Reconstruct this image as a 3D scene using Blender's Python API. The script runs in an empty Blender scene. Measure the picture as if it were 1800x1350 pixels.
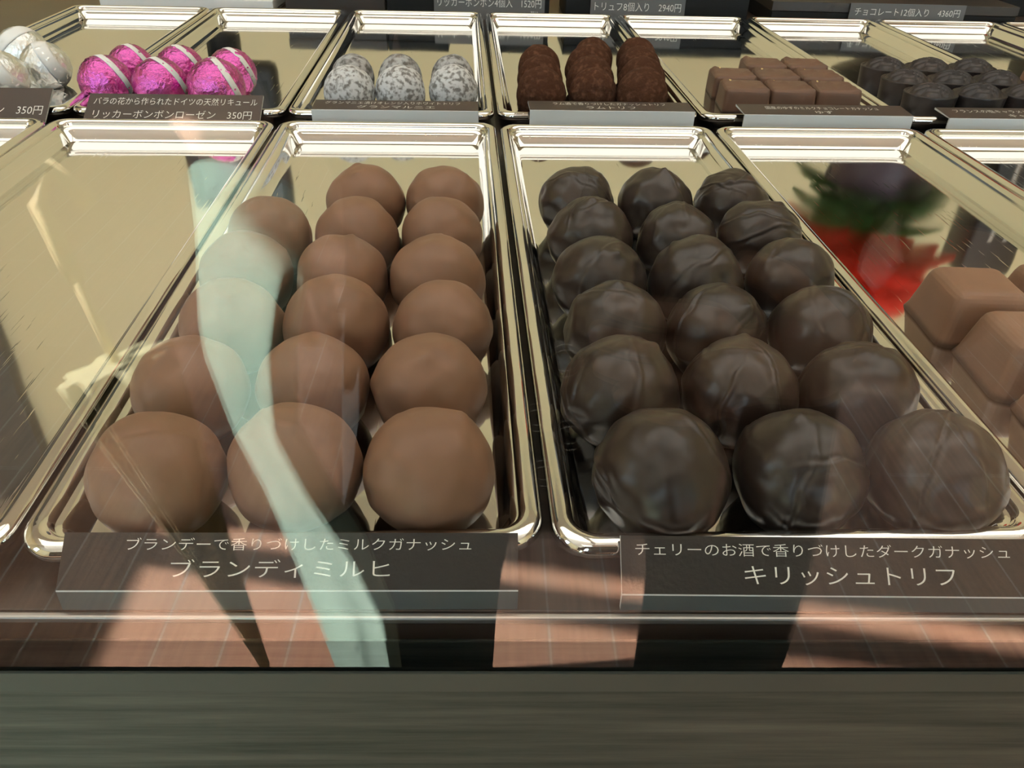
import bpy, bmesh, math, random
from mathutils import Vector, Matrix, noise

scn = bpy.context.scene
COL = scn.collection
PI = math.pi
# World frame: X along the counter, Y into the display case, Z up.  z = 0 is the level of the tray rims,
# the room floor is at z = -0.91, the glass front of the case at y = 0.095.

# ------------------------------------------------------------------ camera
cam = bpy.data.cameras.new('camera')
cam.sensor_width = 36.0
cam.lens = 28.0
cam.clip_start = 0.004
cam.clip_end = 60
cam_ob = bpy.data.objects.new('camera', cam)
COL.objects.link(cam_ob)
R = [[0.9995237, 0.0287863, -0.0111205], [-0.0174289, 0.8239684, 0.5663676], [0.0254666, -0.5659040, 0.8240777]]
M = Matrix(((R[0][0], R[0][2], -R[0][1], -0.0138), (R[1][0], R[1][2], -R[1][1], -0.0002), (R[2][0], R[2][2], -R[2][1], 0.1197), (0, 0, 0, 1)))
cam_ob.matrix_world = M
scn.camera = cam_ob

# ------------------------------------------------------------------ exposure, world, sun, daylight, added ceiling light
scn.view_settings.view_transform = 'Standard'
scn.view_settings.look = 'None'
scn.view_settings.gamma = 1.0
scn.view_settings.use_curve_mapping = False
scn.view_settings.exposure = 0.0
scn.cycles.use_denoising = True
scn.cycles.max_bounces = 12
scn.cycles.glossy_bounces = 6
scn.cycles.transparent_max_bounces = 16
scn.cycles.sample_clamp_indirect = 8.0
scn.cycles.caustics_reflective = False
scn.cycles.caustics_refractive = False

wd = bpy.data.worlds.new('sky')
scn.world = wd
wd.use_nodes = True
bg = wd.node_tree.nodes['Background']
bg.inputs[0].default_value = (0.72, 0.86, 1.0, 1)
bg.inputs[1].default_value = 5.6

sun = bpy.data.lights.new('sun', 'SUN')
sun.energy = 215.0
sun.color = (1.0, 0.93, 0.84)
sun.angle = math.radians(0.6)
sun_ob = bpy.data.objects.new('sun', sun)
COL.objects.link(sun_ob)
sd = Vector((0.9859 * math.cos(math.radians(33)), 0.1676 * math.cos(math.radians(33)), -math.sin(math.radians(33))))
sun_ob.rotation_euler = sd.to_track_quat('-Z', 'Y').to_euler()
sun_ob.location = (-4, -1, 4)


def area(name, loc, rot, sx, sy, energy, color, portal=False):
    l = bpy.data.lights.new(name, 'AREA')
    l.shape = 'RECTANGLE'
    l.size, l.size_y = sx, sy
    l.energy = energy
    l.color = color
    if portal:
        l.cycles.is_portal = True
    o = bpy.data.objects.new(name, l)
    o.location = loc
    o.rotation_euler = rot
    COL.objects.link(o)
    return o


area('shop_window_portal', (0.2, -2.95, 0.625), (PI / 2, 0, PI), 3.8, 1.75, 1, (1, 1, 1), portal=True)
for lx, ly in ((-0.75, 0.55), (0.85, 0.55), (0.1, -1.3)):
    area('added_ceiling_fill', (lx, ly, 1.545), (0, 0, 0), 1.5, 1.1, 8.0, (1.0, 0.965, 0.90))  # unseen lamps added overhead to light the case and back wall


# ------------------------------------------------------------------ materials
def nodes_of(m):
    return m.node_tree.nodes, m.node_tree.links


def mat(name, color, rough=0.5, metal=0.0, spec=0.5, coat=0.0, bump=None, mottle=None, sheen=0.0):
    """bump = (scale, strength); mottle = (scale, colour2, low, high)."""
    m = bpy.data.materials.new(name)
    m.use_nodes = True
    n, l = nodes_of(m)
    b = n['Principled BSDF']
    b.inputs['Base Color'].default_value = (*color, 1)
    b.inputs['Roughness'].default_value = rough
    b.inputs['Metallic'].default_value = metal
    b.inputs['Specular IOR Level'].default_value = spec
    b.inputs['Coat Weight'].default_value = coat
    b.inputs['Sheen Weight'].default_value = sheen
    tc0 = n.new('ShaderNodeTexCoord')
    oi = n.new('ShaderNodeObjectInfo')
    sc_ = n.new('ShaderNodeMath')
    sc_.operation = 'MULTIPLY'
    sc_.inputs[1].default_value = 3.0
    n_l = l.new(oi.outputs['Random'], sc_.inputs[0])
    tc = n.new('ShaderNodeVectorMath')
    tc.operation = 'ADD'
    l.new(tc0.outputs['Object'], tc.inputs[0])
    l.new(sc_.outputs[0], tc.inputs[1])
    if mottle:
        t = n.new('ShaderNodeTexNoise')
        t.inputs['Scale'].default_value = mottle[0]
        t.inputs['Detail'].default_value = 6
        l.new(tc.outputs[0], t.inputs['Vector'])
        r = n.new('ShaderNodeValToRGB')
        r.color_ramp.elements[0].position = mottle[2]
        r.color_ramp.elements[1].position = mottle[3]
        r.color_ramp.elements[0].color = (*color, 1)
        r.color_ramp.elements[1].color = (*mottle[1], 1)
        l.new(t.outputs['Fac'], r.inputs['Fac'])
        l.new(r.outputs['Color'], b.inputs['Base Color'])
    if bump:
        t = n.new('ShaderNodeTexNoise')
        t.inputs['Scale'].default_value = bump[0]
        t.inputs['Detail'].default_value = 5
        l.new(tc.outputs[0], t.inputs['Vector'])
        k = n.new('ShaderNodeBump')
        k.inputs['Strength'].default_value = bump[1]
        k.inputs['Distance'].default_value = 0.001
        l.new(t.outputs['Fac'], k.inputs['Height'])
        l.new(k.outputs['Normal'], b.inputs['Normal'])
    return m


def steel_mat():
    m = mat('brushed_steel', (0.79, 0.785, 0.76), 0.08, 1.0)
    n, l = nodes_of(m)
    b = n['Principled BSDF']
    tc = n.new('ShaderNodeTexCoord')
    oi = n.new('ShaderNodeObjectInfo')
    ad = n.new('ShaderNodeVectorMath')
    ad.operation = 'ADD'
    l.new(tc.outputs['Object'], ad.inputs[0])
    l.new(oi.outputs['Location'], ad.inputs[1])
    # soft wear: patches of rougher metal
    t = n.new('ShaderNodeTexNoise')
    t.inputs['Scale'].default_value = 14
    t.inputs['Detail'].default_value = 4
    l.new(ad.outputs[0], t.inputs['Vector'])
    r = n.new('ShaderNodeMapRange')
    r.inputs['From Min'].default_value = 0.35
    r.inputs['From Max'].default_value = 0.75
    r.inputs['To Min'].default_value = 0.035
    r.inputs['To Max'].default_value = 0.10
    l.new(t.outputs['Fac'], r.inputs['Value'])
    l.new(r.outputs['Result'], b.inputs['Roughness'])
    # gentle waviness of the pressed sheet
    w = n.new('ShaderNodeTexNoise')
    w.inputs['Scale'].default_value = 30
    w.inputs['Detail'].default_value = 1
    l.new(ad.outputs[0], w.inputs['Vector'])
    k = n.new('ShaderNodeBump')
    k.inputs['Strength'].default_value = 0.07
    k.inputs['Distance'].default_value = 0.0012
    l.new(w.outputs['Fac'], k.inputs['Height'])
    # fine scratches
    mp = n.new('ShaderNodeMapping')
    mp.inputs['Scale'].default_value = (900, 45, 900)
    mp.inputs['Rotation'].default_value = (0, 0, 0.5)
    l.new(ad.outputs[0], mp.inputs['Vector'])
    s = n.new('ShaderNodeTexNoise')
    s.inputs['Scale'].default_value = 1
    s.inputs['Detail'].default_value = 2
    l.new(mp.outputs['Vector'], s.inputs['Vector'])
    sr = n.new('ShaderNodeMapRange')
    sr.inputs['From Min'].default_value = 0.66
    sr.inputs['From Max'].default_value = 0.72
    l.new(s.outputs['Fac'], sr.inputs['Value'])
    k2 = n.new('ShaderNodeBump')
    k2.inputs['Strength'].default_value = 0.05
    k2.inputs['Distance'].default_value = 0.0003
    l.new(sr.outputs['Result'], k2.inputs['Height'])
    l.new(k.outputs['Normal'], k2.inputs['Normal'])
    l.new(k2.outputs['Normal'], b.inputs['Normal'])
    return m


def glass_mat():
    m = bpy.data.materials.new('clear_glass')
    m.use_nodes = True
    n, l = nodes_of(m)
    n.remove(n['Principled BSDF'])
    tr = n.new('ShaderNodeBsdfTransparent')
    tr.inputs[0].default_value = (0.975, 0.99, 0.98, 1)
    gl = n.new('ShaderNodeBsdfGlossy')
    gl.inputs['Roughness'].default_value = 0.0
    fr = n.new('ShaderNodeFresnel')
    fr.inputs['IOR'].default_value = 1.52
    geo = n.new('ShaderNodeNewGeometry')
    # the same reflectance from either side of the pane
    mx0 = n.new('ShaderNodeMix')
    mx0.data_type = 'FLOAT'
    fr2 = n.new('ShaderNodeFresnel')
    fr2.inputs['IOR'].default_value = 1.0 / 1.52
    lw = n.new('ShaderNodeVectorMath')
    lw.operation = 'DOT_PRODUCT'
    l.new(geo.outputs['Incoming'], lw.inputs[0])
    l.new(geo.outputs['Normal'], lw.inputs[1])
    ab = n.new('ShaderNodeMath')
    ab.operation = 'ABSOLUTE'
    l.new(lw.outputs['Value'], ab.inputs[0])
    # Schlick reflectance: 0.043 + 0.957 (1 - cos)^5
    om = n.new('ShaderNodeMath')
    om.operation = 'SUBTRACT'
    om.inputs[0].default_value = 1.0
    l.new(ab.outputs[0], om.inputs[1])
    pw = n.new('ShaderNodeMath')
    pw.operation = 'POWER'
    pw.inputs[1].default_value = 5.0
    l.new(om.outputs[0], pw.inputs[0])
    ma = n.new('ShaderNodeMath')
    ma.operation = 'MULTIPLY_ADD'
    ma.inputs[1].default_value = 0.957
    ma.inputs[2].default_value = 0.043
    l.new(pw.outputs[0], ma.inputs[0])
    mx = n.new('ShaderNodeMixShader')
    l.new(ma.outputs[0], mx.inputs[0])
    l.new(tr.outputs[0], mx.inputs[1])
    l.new(gl.outputs[0], mx.inputs[2])
    for x in (fr, fr2, mx0):
        n.remove(x)
    l.new(mx.outputs[0], n['Material Output'].inputs['Surface'])
    return m


def wood_mat(name, c1, c2, rough, scale=(3, 60, 60), rot=0.0):
    m = mat(name, c1, rough)
    n, l = nodes_of(m)
    b = n['Principled BSDF']
    tc = n.new('ShaderNodeTexCoord')
    mp = n.new('ShaderNodeMapping')
    mp.inputs['Scale'].default_value = scale
    mp.inputs['Rotation'].default_value = (0, 0, rot)
    l.new(tc.outputs['Object'], mp.inputs['Vector'])
    t = n.new('ShaderNodeTexNoise')
    t.inputs['Scale'].default_value = 3
    t.inputs['Detail'].default_value = 8
    t.inputs['Roughness'].default_value = 0.65
    l.new(mp.outputs['Vector'], t.inputs['Vector'])
    r = n.new('ShaderNodeValToRGB')
    r.color_ramp.elements[0].position = 0.3
    r.color_ramp.elements[1].position = 0.72
    r.color_ramp.elements[0].color = (*c1, 1)
    r.color_ramp.elements[1].color = (*c2, 1)
    l.new(t.outputs['Fac'], r.inputs['Fac'])
    l.new(r.outputs['Color'], b.inputs['Base Color'])
    k = n.new('ShaderNodeBump')
    k.inputs['Strength'].default_value = 0.15
    k.inputs['Distance'].default_value = 0.0006
    l.new(t.outputs['Fac'], k.inputs['Height'])
    l.new(k.outputs['Normal'], b.inputs['Normal'])
    return m


def floor_mat():
    m = mat('wooden_planks', (0.3, 0.14, 0.08), 0.45)
    n, l = nodes_of(m)
    b = n['Principled BSDF']
    tc = n.new('ShaderNodeTexCoord')
    mp = n.new('ShaderNodeMapping')
    mp.inputs['Rotation'].default_value = (0, 0, PI / 2)
    mp.inputs['Location'].default_value = (0.35, 0.015, 0)
    l.new(tc.outputs['Object'], mp.inputs['Vector'])
    br = n.new('ShaderNodeTexBrick')
    br.inputs['Color1'].default_value = (0.62, 0.375, 0.265, 1)
    br.inputs['Color2'].default_value = (0.47, 0.255, 0.175, 1)
    br.inputs['Mortar'].default_value = (0.85, 0.80, 0.76, 1)
    br.inputs['Scale'].default_value = 1
    br.inputs['Mortar Size'].default_value = 0.002
    br.inputs['Brick Width'].default_value = 0.9
    br.inputs['Row Height'].default_value = 0.1
    l.new(mp.outputs['Vector'], br.inputs['Vector'])
    mp2 = n.new('ShaderNodeMapping')
    mp2.inputs['Scale'].default_value = (60, 3, 60)
    l.new(tc.outputs['Object'], mp2.inputs['Vector'])
    t = n.new('ShaderNodeTexNoise')
    t.inputs['Scale'].default_value = 2
    t.inputs['Detail'].default_value = 8
    l.new(mp2.outputs['Vector'], t.inputs['Vector'])
    r = n.new('ShaderNodeValToRGB')
    r.color_ramp.elements[0].position = 0.3
    r.color_ramp.elements[1].position = 0.7
    r.color_ramp.elements[0].color = (0.58, 0.52, 0.48, 1)
    r.color_ramp.elements[1].color = (1.1, 1.08, 1.05, 1)
    l.new(t.outputs['Fac'], r.inputs['Fac'])
    mx = n.new('ShaderNodeMix')
    mx.data_type = 'RGBA'
    mx.blend_type = 'MULTIPLY'
    mx.inputs['Factor'].default_value = 1
    l.new(br.outputs['Color'], mx.inputs['A'])
    l.new(r.outputs['Color'], mx.inputs['B'])
    l.new(mx.outputs['Result'], b.inputs['Base Color'])
    return m


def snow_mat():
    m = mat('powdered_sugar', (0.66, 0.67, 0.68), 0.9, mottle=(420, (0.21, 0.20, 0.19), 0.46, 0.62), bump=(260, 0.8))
    n, l = nodes_of(m)
    return m


STEEL = steel_mat()
GLASS = glass_mat()
MILKC = mat('milk_chocolate', (0.245, 0.134, 0.082), 0.46, spec=0.4, bump=(160, 0.10), mottle=(70, (0.275, 0.152, 0.094), 0.4, 0.65))
DARKC = mat('dark_chocolate', (0.032, 0.021, 0.016), 0.33, spec=0.55, bump=(150, 0.06), mottle=(80, (0.036, 0.023, 0.017), 0.4, 0.65))
BLACKC = mat('black_chocolate', (0.022, 0.017, 0.017), 0.42, spec=0.5, bump=(200, 0.08))
COCOAM = mat('cocoa_powder', (0.070, 0.030, 0.017), 0.95, spec=0.1, bump=(500, 1.0), mottle=(330, (0.14, 0.070, 0.042), 0.5, 0.75))
SUGAR = snow_mat()
SUGAR2 = mat('thin_shaded_sugar', (0.46, 0.46, 0.46), 0.9, mottle=(300, (0.14, 0.13, 0.12), 0.42, 0.62), bump=(260, 0.8))  # back-row sugar: thinner, and darkened in colour as shading behind the front row
CUBEC = mat('brown_chocolate', (0.165, 0.092, 0.062), 0.5, spec=0.35, bump=(160, 0.10))
PINKF = mat('pink_foil', (0.68, 0.14, 0.49), 0.22, 1.0, bump=(420, 1.0))
SILVF = mat('silver_foil', (0.88, 0.90, 0.89), 0.40, 1.0, bump=(300, 0.9))
PAPER = mat('white_paper', (0.90, 0.89, 0.87), 0.7)
INK = mat('grey_print', (0.25, 0.25, 0.25), 0.7)
FACE = mat('dark_brown_card', (0.020, 0.016, 0.013), 0.42, bump=(900, 0.15))
FACE2 = mat('brown_card', (0.060, 0.042, 0.034), 0.55)
EDGE = mat('white_card_edge', (0.72, 0.73, 0.73), 0.8)
FLAPD = mat('shaded_card_front', (0.115, 0.125, 0.125), 0.7)  # front-row flaps: shade behind the glass put into a darker card colour
FLAPL = mat('pale_grey_card_front', (0.80, 0.83, 0.83), 0.7)
LETTER = mat('cream_lettering', (0.86, 0.85, 0.79), 0.6)
SHELF = wood_mat('dark_stained_shelf', (0.030, 0.021, 0.016), (0.060, 0.042, 0.032), 0.35)
PANELM = wood_mat('grey_brown_wood_panel', (0.021, 0.027, 0.025), (0.062, 0.072, 0.066), 0.8)
PANELM.node_tree.nodes['Principled BSDF'].inputs['Specular IOR Level'].default_value = 0.0
RAILM = mat('dark_olive_metal_rail', (0.046, 0.055, 0.051), 0.8, spec=0.0)
TRIMM = mat('satin_metal_trim', (0.48, 0.46, 0.43), 0.35, 0.8)
BLACKB = mat('black_box_card', (0.010, 0.010, 0.010), 0.5, spec=0.2)
BROWNB = mat('dark_brown_box_card', (0.035, 0.026, 0.020), 0.45)
GREYC = mat('grey_price_card', (0.13, 0.13, 0.13), 0.6)
WALLM = mat('cream_plaster', (0.73, 0.64, 0.395), 0.9, bump=(40, 0.2))
DARKW = mat('dark_painted_wall', (0.028, 0.026, 0.023), 0.8, spec=0.1)
YELW = mat('pale_yellow_wood', (0.78, 0.56, 0.24), 0.6)
CEILM = mat('white_ceiling_paint', (0.78, 0.74, 0.66), 0.9)
DOORM = mat('grey_green_door_paint', (0.085, 0.090, 0.080), 0.5)
BLACKM = mat('black_metal', (0.015, 0.015, 0.016), 0.4)
SCREENM = mat('grey_screen_glass', (0.10, 0.115, 0.13), 0.25)
FRAMEM = mat('dark_window_frame', (0.06, 0.05, 0.045), 0.5)
FLOORM = floor_mat()
MINT = mat('mint_green_cloth', (0.50, 0.78, 0.66), 0.9, bump=(600, 0.2), sheen=0.2)
KNIT = mat('charcoal_knit', (0.014, 0.014, 0.015), 0.95, spec=0.05, bump=(400, 0.6))
TROUS = mat('black_trouser_cloth', (0.012, 0.013, 0.014), 0.95, spec=0.05, bump=(500, 0.4))
SKIN = mat('skin', (0.52, 0.30, 0.21), 0.5)
HAIR = mat('black_hair', (0.012, 0.010, 0.009), 0.45)
LEATH = mat('black_leather', (0.012, 0.012, 0.012), 0.4)
CHROME = mat('polished_metal', (0.85, 0.83, 0.78), 0.12, 1.0)
STRAPP = mat('pale_pink_leather', (0.62, 0.34, 0.28), 0.6)
OLIVE = mat('olive_umbrella_cloth', (0.10, 0.095, 0.045), 0.8)
PALEW = mat('pale_wood', (0.60, 0.48, 0.28), 0.5)
RED = mat('red_petals', (0.88, 0.05, 0.025), 0.5)
GREEN = mat('green_leaves', (0.06, 0.16, 0.035), 0.5)
POTM = mat('purple_grey_pot', (0.10, 0.06, 0.075), 0.4)
PHONEM = mat('dark_phone_glass', (0.02, 0.02, 0.022), 0.15)
ZEST = mat('yellow_zest', (0.80, 0.62, 0.28), 0.7)
LAMPM = bpy.data.materials.new('lamp_diffuser')
LAMPM.use_nodes = True
LAMPM.node_tree.nodes['Principled BSDF'].inputs['Base Color'].default_value = (0.9, 0.88, 0.8, 1)


# ------------------------------------------------------------------ helpers
def obj(name, bm, m, parent=None, smooth=True, loc=None):
    me = bpy.data.meshes.new(name)
    bm.normal_update()
    bm.to_mesh(me)
    bm.free()
    for x in (m if isinstance(m, (list, tuple)) else [m]):
        me.materials.append(x)
    if smooth:
        me.polygons.foreach_set('use_smooth', [True] * len(me.polygons))
    o = bpy.data.objects.new(name, me)
    COL.objects.link(o)
    if parent:
        o.parent = parent
    if loc:
        o.location = loc
    return o


def tag(o, label, cat, group=None):
    o['label'] = label
    o['category'] = cat
    if group:
        o['group'] = group
    return o


def thing(name, label, cat, loc=(0, 0, 0), rz=0.0, group=None):
    o = bpy.data.objects.new(name, None)
    o.empty_display_size = 0.01
    COL.objects.link(o)
    o.location = loc
    o.rotation_euler = (0, 0, rz)
    return tag(o, label, cat, group)


def structure(o):
    o['kind'] = 'structure'
    return o


def add_box(bm, lo, hi, mi=0):
    v = [bm.verts.new((x, y, z)) for z in (lo[2], hi[2]) for y in (lo[1], hi[1]) for x in (lo[0], hi[0])]
    for f in ((0, 2, 3, 1), (4, 5, 7, 6), (0, 1, 5, 4), (2, 6, 7, 3), (0, 4, 6, 2), (1, 3, 7, 5)):
        bm.faces.new([v[i] for i in f]).material_index = mi


def box_bm(lo, hi, bevel=0.0, seg=2):
    bm = bmesh.new()
    add_box(bm, lo, hi)
    if bevel:
        bmesh.ops.bevel(bm, geom=bm.edges[:], offset=bevel, segments=seg, affect='EDGES', profile=0.5)
    return bm


def lathe(bm, prof, n=32, mi=0, cx=0, cy=0, sx=1, sy=1):
    rings = []
    for r, z in prof:
        rings.append([bm.verts.new((cx + r * sx * math.cos(2 * PI * i / n), cy + r * sy * math.sin(2 * PI * i / n), z)) for i in range(n)])
    for a, b in zip(rings, rings[1:]):
        for i in range(n):
            bm.faces.new((a[i], a[(i + 1) % n], b[(i + 1) % n], b[i])).material_index = mi
    bm.faces.new(rings[0][::-1]).material_index = mi
    bm.faces.new(rings[-1]).material_index = mi


def tube(bm, pts, rad, n=12, mi=0):
    """round tube through pts; rad is a number or one per point"""
    pts = [Vector(p) for p in pts]
    rads = rad if isinstance(rad, (list, tuple)) else [rad] * len(pts)
    rings = []
    up = Vector((0.13, 0.21, 0.97))
    for i, p in enumerate(pts):
        t = (pts[min(i + 1, len(pts) - 1)] - pts[max(i - 1, 0)]).normalized()
        a = t.cross(up).normalized()
        b = t.cross(a)
        rings.append([bm.verts.new(p + (a * math.cos(2 * PI * k / n) + b * math.sin(2 * PI * k / n)) * rads[i]) for k in range(n)])
    for a, b in zip(rings, rings[1:]):
        for i in range(n):
            bm.faces.new((a[i], a[(i + 1) % n], b[(i + 1) % n], b[i])).material_index = mi
    bm.faces.new(rings[0][::-1]).material_index = mi
    bm.faces.new(rings[-1]).material_index = mi
    bmesh.ops.recalc_face_normals(bm, faces=bm.faces[:])


TH = 0.035
PX, PY = -0.0088, 0.095


def TW(x, y, z=0.0):
    """tray-grid coordinates (trays stand two degrees askew to the case) to world"""
    c, s = math.cos(TH), math.sin(TH)
    dx, dy = x - PX, y - PY
    return (PX + c * dx - s * dy, PY + s * dx + c * dy, z)


# ------------------------------------------------------------------ room
def wall_with_hole(name, axis, pos, thick, a0, a1, z0, z1, holes, m):
    """wall in plane axis=pos from a0..a1, z0..z1 with rectangular holes (h0,h1,hz0,hz1) sorted along a"""
    bm = bmesh.new()

    def bx(u0, u1, w0, w1):
        if u1 - u0 < 1e-6 or w1 - w0 < 1e-6:
            return
        if axis == 'x':
            add_box(bm, (min(pos, pos + thick), u0, w0), (max(pos, pos + thick), u1, w1))
        else:
            add_box(bm, (u0, min(pos, pos + thick), w0), (u1, max(pos, pos + thick), w1))
    cur = a0
    for h0, h1, hz0, hz1 in holes:
        bx(cur, h0, z0, z1)
        bx(h0, h1, z0, hz0)
        bx(h0, h1, hz1, z1)
        cur = h1
    bx(cur, a1, z0, z1)
    return structure(obj(name, bm, m, smooth=False))


FZ, CZ = -0.91, 1.6
structure(obj('floor', box_bm((-2.3, -3.1, FZ - 0.05), (2.5, 2.0, FZ)), FLOORM, smooth=False))
structure(obj('ceiling', box_bm((-2.3, -3.1, CZ), (2.5, 2.0, CZ + 0.05)), CEILM, smooth=False))
structure(obj('wall_back', box_bm((-2.3, 1.9, FZ), (2.5, 2.0, CZ)), WALLM, smooth=False))
structure(obj('wall_right', box_bm((2.4, -3.0, FZ), (2.5, 1.9, CZ)), WALLM, smooth=False))
wall_with_hole('wall_left', 'x', -2.2, -0.1, -3.0, 1.9, FZ, CZ, [(-1.152, -0.52, 0.15, 1.36)], WALLM)
wall_with_hole('wall_front', 'y', -3.0, -0.1, -2.3, 2.5, FZ, CZ, [(-1.7, 2.1, -0.25, 1.5)], DARKW)
bm = bmesh.new()
add_box(bm, (-2.24, -1.098, 0.15), (-2.2, -1.030, 1.36))  # unseen mullion added to cast the dark gap in the floor sunlight
add_box(bm, (-2.24, -1.152, 0.15), (-2.2, -1.146, 1.36))
add_box(bm, (-2.24, -0.526, 0.15), (-2.2, -0.52, 1.36))
structure(obj('window_1', bm, FRAMEM, smooth=False))
bm = bmesh.new()
for x in (-1.7, 0.18, 2.06):
    add_box(bm, (x, -3.05, -0.25), (x + 0.04, -3.0, 1.5))
add_box(bm, (-1.7, -3.05, 0.8), (2.1, -3.0, 0.84))
structure(obj('window_2', bm, FRAMEM, smooth=False))
# a dark grey door in the back wall on the left
bm = box_bm((-2.15, 1.86, FZ), (-1.34, 1.9, 1.59))
add_box(bm, (-2.05, 1.85, -0.7), (-1.4, 1.862, 0.1))
add_box(bm, (-2.05, 1.85, 0.3), (-1.4, 1.862, 1.2))
dr = structure(obj('door_1', bm, DOORM, smooth=False))
bm = bmesh.new()
tube(bm, [(-1.37, 1.85, 0.1), (-1.37, 1.81, 0.1), (-1.47, 1.81, 0.1)], 0.01, 10)
obj('door_handle', bm, CHROME, dr)
for i, (lx, ly) in enumerate(((-0.75, 0.55), (0.85, 0.55), (0.1, -1.3))):  # panel bodies for the added, unseen ceiling lamps
    t = tag(obj('added_ceiling_light', box_bm((lx - 0.76, ly - 0.56, 1.55), (lx + 0.76, ly + 0.56, 1.6), 0.008), CEILM, smooth=False),
            ('added rectangular ceiling light above the left end of the display case', 'added rectangular ceiling light above the right end of the display case', 'added rectangular ceiling light above the customers in front of the case')[i],
            'ceiling light', 'added ceiling lights')

# ------------------------------------------------------------------ display case
case = thing('display_case', 'dark wooden display case with a glass front holding the trays of chocolates', 'display case', (0, 0.095, FZ))


def case_part(name, bm, m, smooth=False):
    o = obj(name, bm, m, case, smooth)
    o.location = (0, -0.095, -FZ)
    return o


CX0, CX1 = -0.60, 0.95
case_part('shelf', box_bm((CX0, 0.1070, -0.018), (CX1, 0.90, -0.010), 0.0004), SHELF)
case_part('shelf_trim', box_bm((CX0, 0.1053, -0.0120), (CX1, 0.1069, -0.0101), 0.0005), TRIMM)
case_part('shelf_front', box_bm((CX0, 0.1063, -0.0178), (CX1, 0.1069, -0.0121)), SHELF)
case_part('under_board', box_bm((CX0, 0.1060, -0.10), (CX1, 0.1250, -0.0182), 0.0004), PANELM)
gp = case_part('glass_pane', box_bm((CX0, 0.0953, -0.0180), (CX1, 0.0983, 0.34)), GLASS)
gp['label'] = 'clear glass front pane'
case_part('glass_rail', box_bm((CX0, 0.0945, -0.0188), (CX1, 0.0952, -0.0130), 0.0002), RAILM)
case_part('glass_channel', box_bm((CX0, 0.0953, -0.0300), (CX1, 0.0985, -0.0181)), BLACKM)
pb = box_bm((CX0, 0.0952, FZ + 0.06), (CX1, 0.0985, -0.0301))
add_box(pb, (CX0, 0.0950, -0.0300), (CX1, 0.09525, -0.0190))
case_part('front_panel', pb, PANELM)
case_part('plinth', box_bm((CX0 + 0.02, 0.12, FZ), (CX1 - 0.02, 0.88, FZ + 0.06)), BLACKM)
case_part('side_panel', box_bm((CX0 - 0.02, 0.0925, FZ + 0.0), (CX0 - 0.0005, 0.90, -0.01)), PANELM)
case_part('side_panel', box_bm((CX1 + 0.0005, 0.0925, FZ + 0.0), (CX1 + 0.02, 0.90, -0.01)), PANELM)
case_part('back_ledge', box_bm((CX0, 0.86, -0.0099), (CX1, 0.90, 0.028), 0.001), YELW)

# ------------------------------------------------------------------ steel trays
PITCH, GAP = 0.11, 0.0016
TWID, TLEN = PITCH - GAP, 0.2932


def tray_bm():
    hw, hl, r0, n = TWID / 2, TLEN / 2, 0.0085, 9
    prof = [(0.0105, -0.0098), (0.0095, -0.0096), (0.0070, -0.0045), (0.0050, -0.0022), (0.0016, -0.0040), (0.0006, -0.0043),
            (0.0000, -0.0032), (0.0000, -0.0018), (0.0006, -0.0007), (0.0018, -0.0001), (0.0030, 0.0), (0.0042, -0.0005),
            (0.0049, -0.0016), (0.0053, -0.0030), (0.0059, -0.0037), (0.0066, -0.0042), (0.0070, -0.0054), (0.0074, -0.0072),
            (0.0079, -0.0080), (0.0085, -0.0086), (0.0092, -0.00895), (0.0100, -0.0090), (0.0112, -0.0090)]
    bm = bmesh.new()
    rings = []
    for ins, z in prof:
        r = max(r0 - ins * 0.55, 0.0032)
        ring = []
        for (sx, sy, a0) in ((1, 1, 0), (-1, 1, PI / 2), (-1, -1, PI), (1, -1, 1.5 * PI)):
            cx, cy = sx * (hw - ins - r), sy * (hl - ins - r)
            for k in range(n):
                a = a0 + PI / 2 * k / (n - 1)
                ring.append(bm.verts.new((cx + r * math.cos(a), cy + r * math.sin(a), z)))
        rings.append(ring)
    N = len(rings[0])
    for a, b in zip(rings, rings[1:]):
        for i in range(N):
            bm.faces.new((a[i], a[(i + 1) % N], b[(i + 1) % N], b[i]))
    bm.faces.new(rings[0][::-1])
    bm.faces.new(rings[-1])
    bmesh.ops.recalc_face_normals(bm, faces=bm.faces[:])
    return bm


TRAYS = [
    (-3, 0, 'steel tray at the left edge of the front row, only its back corner in view'),
    (-2, 0, 'empty steel tray in the front row, left of the milk chocolate truffles'),
    (-1, 0, 'steel tray in the front row holding the milk chocolate truffles'),
    (0, 0, 'steel tray in the front row holding the dark chocolate truffles'),
    (1, 0, 'steel tray in the front row holding the large milk chocolate cubes'),
    (2, 0, 'steel tray at the right edge of the front row, beyond the large cubes'),
    (-3, 1, 'steel tray in the back row holding the silver foil balls'),
    (-2, 1, 'steel tray in the back row holding the pink foil balls'),
    (-1, 1, 'steel tray in the back row holding the sugar-dusted white truffles'),
    (0, 1, 'steel tray in the back row holding the cocoa-dusted truffles'),
    (1, 1, 'steel tray in the back row holding the small chocolate cubes with yellow zest'),
    (2, 1, 'steel tray in the back row holding the dark oval ridged chocolates'),
    (3, 1, 'steel tray in the back row right of the dark oval chocolates'),
    (4, 1, 'steel tray corner at the far right end of the back row'),
]
tray_mesh = None
for k, row, label in TRAYS:
    yc = (0.11469 + (0.0022 if k < 0 else 0.0) if row == 0 else 0.42559) + TLEN / 2
    p = TW((k + 0.5) * PITCH, yc)
    if tray_mesh is None:
        o = obj('steel_tray', tray_bm(), STEEL)
        tray_mesh = o.data
    else:
        o = bpy.data.objects.new('steel_tray', tray_mesh)
        COL.objects.link(o)
    o.location = p
    o.rotation_euler = (0, 0, TH)
    tag(o, label, 'tray', 'steel chocolate trays')

# ------------------------------------------------------------------ truffles
TZ = -0.0090


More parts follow.
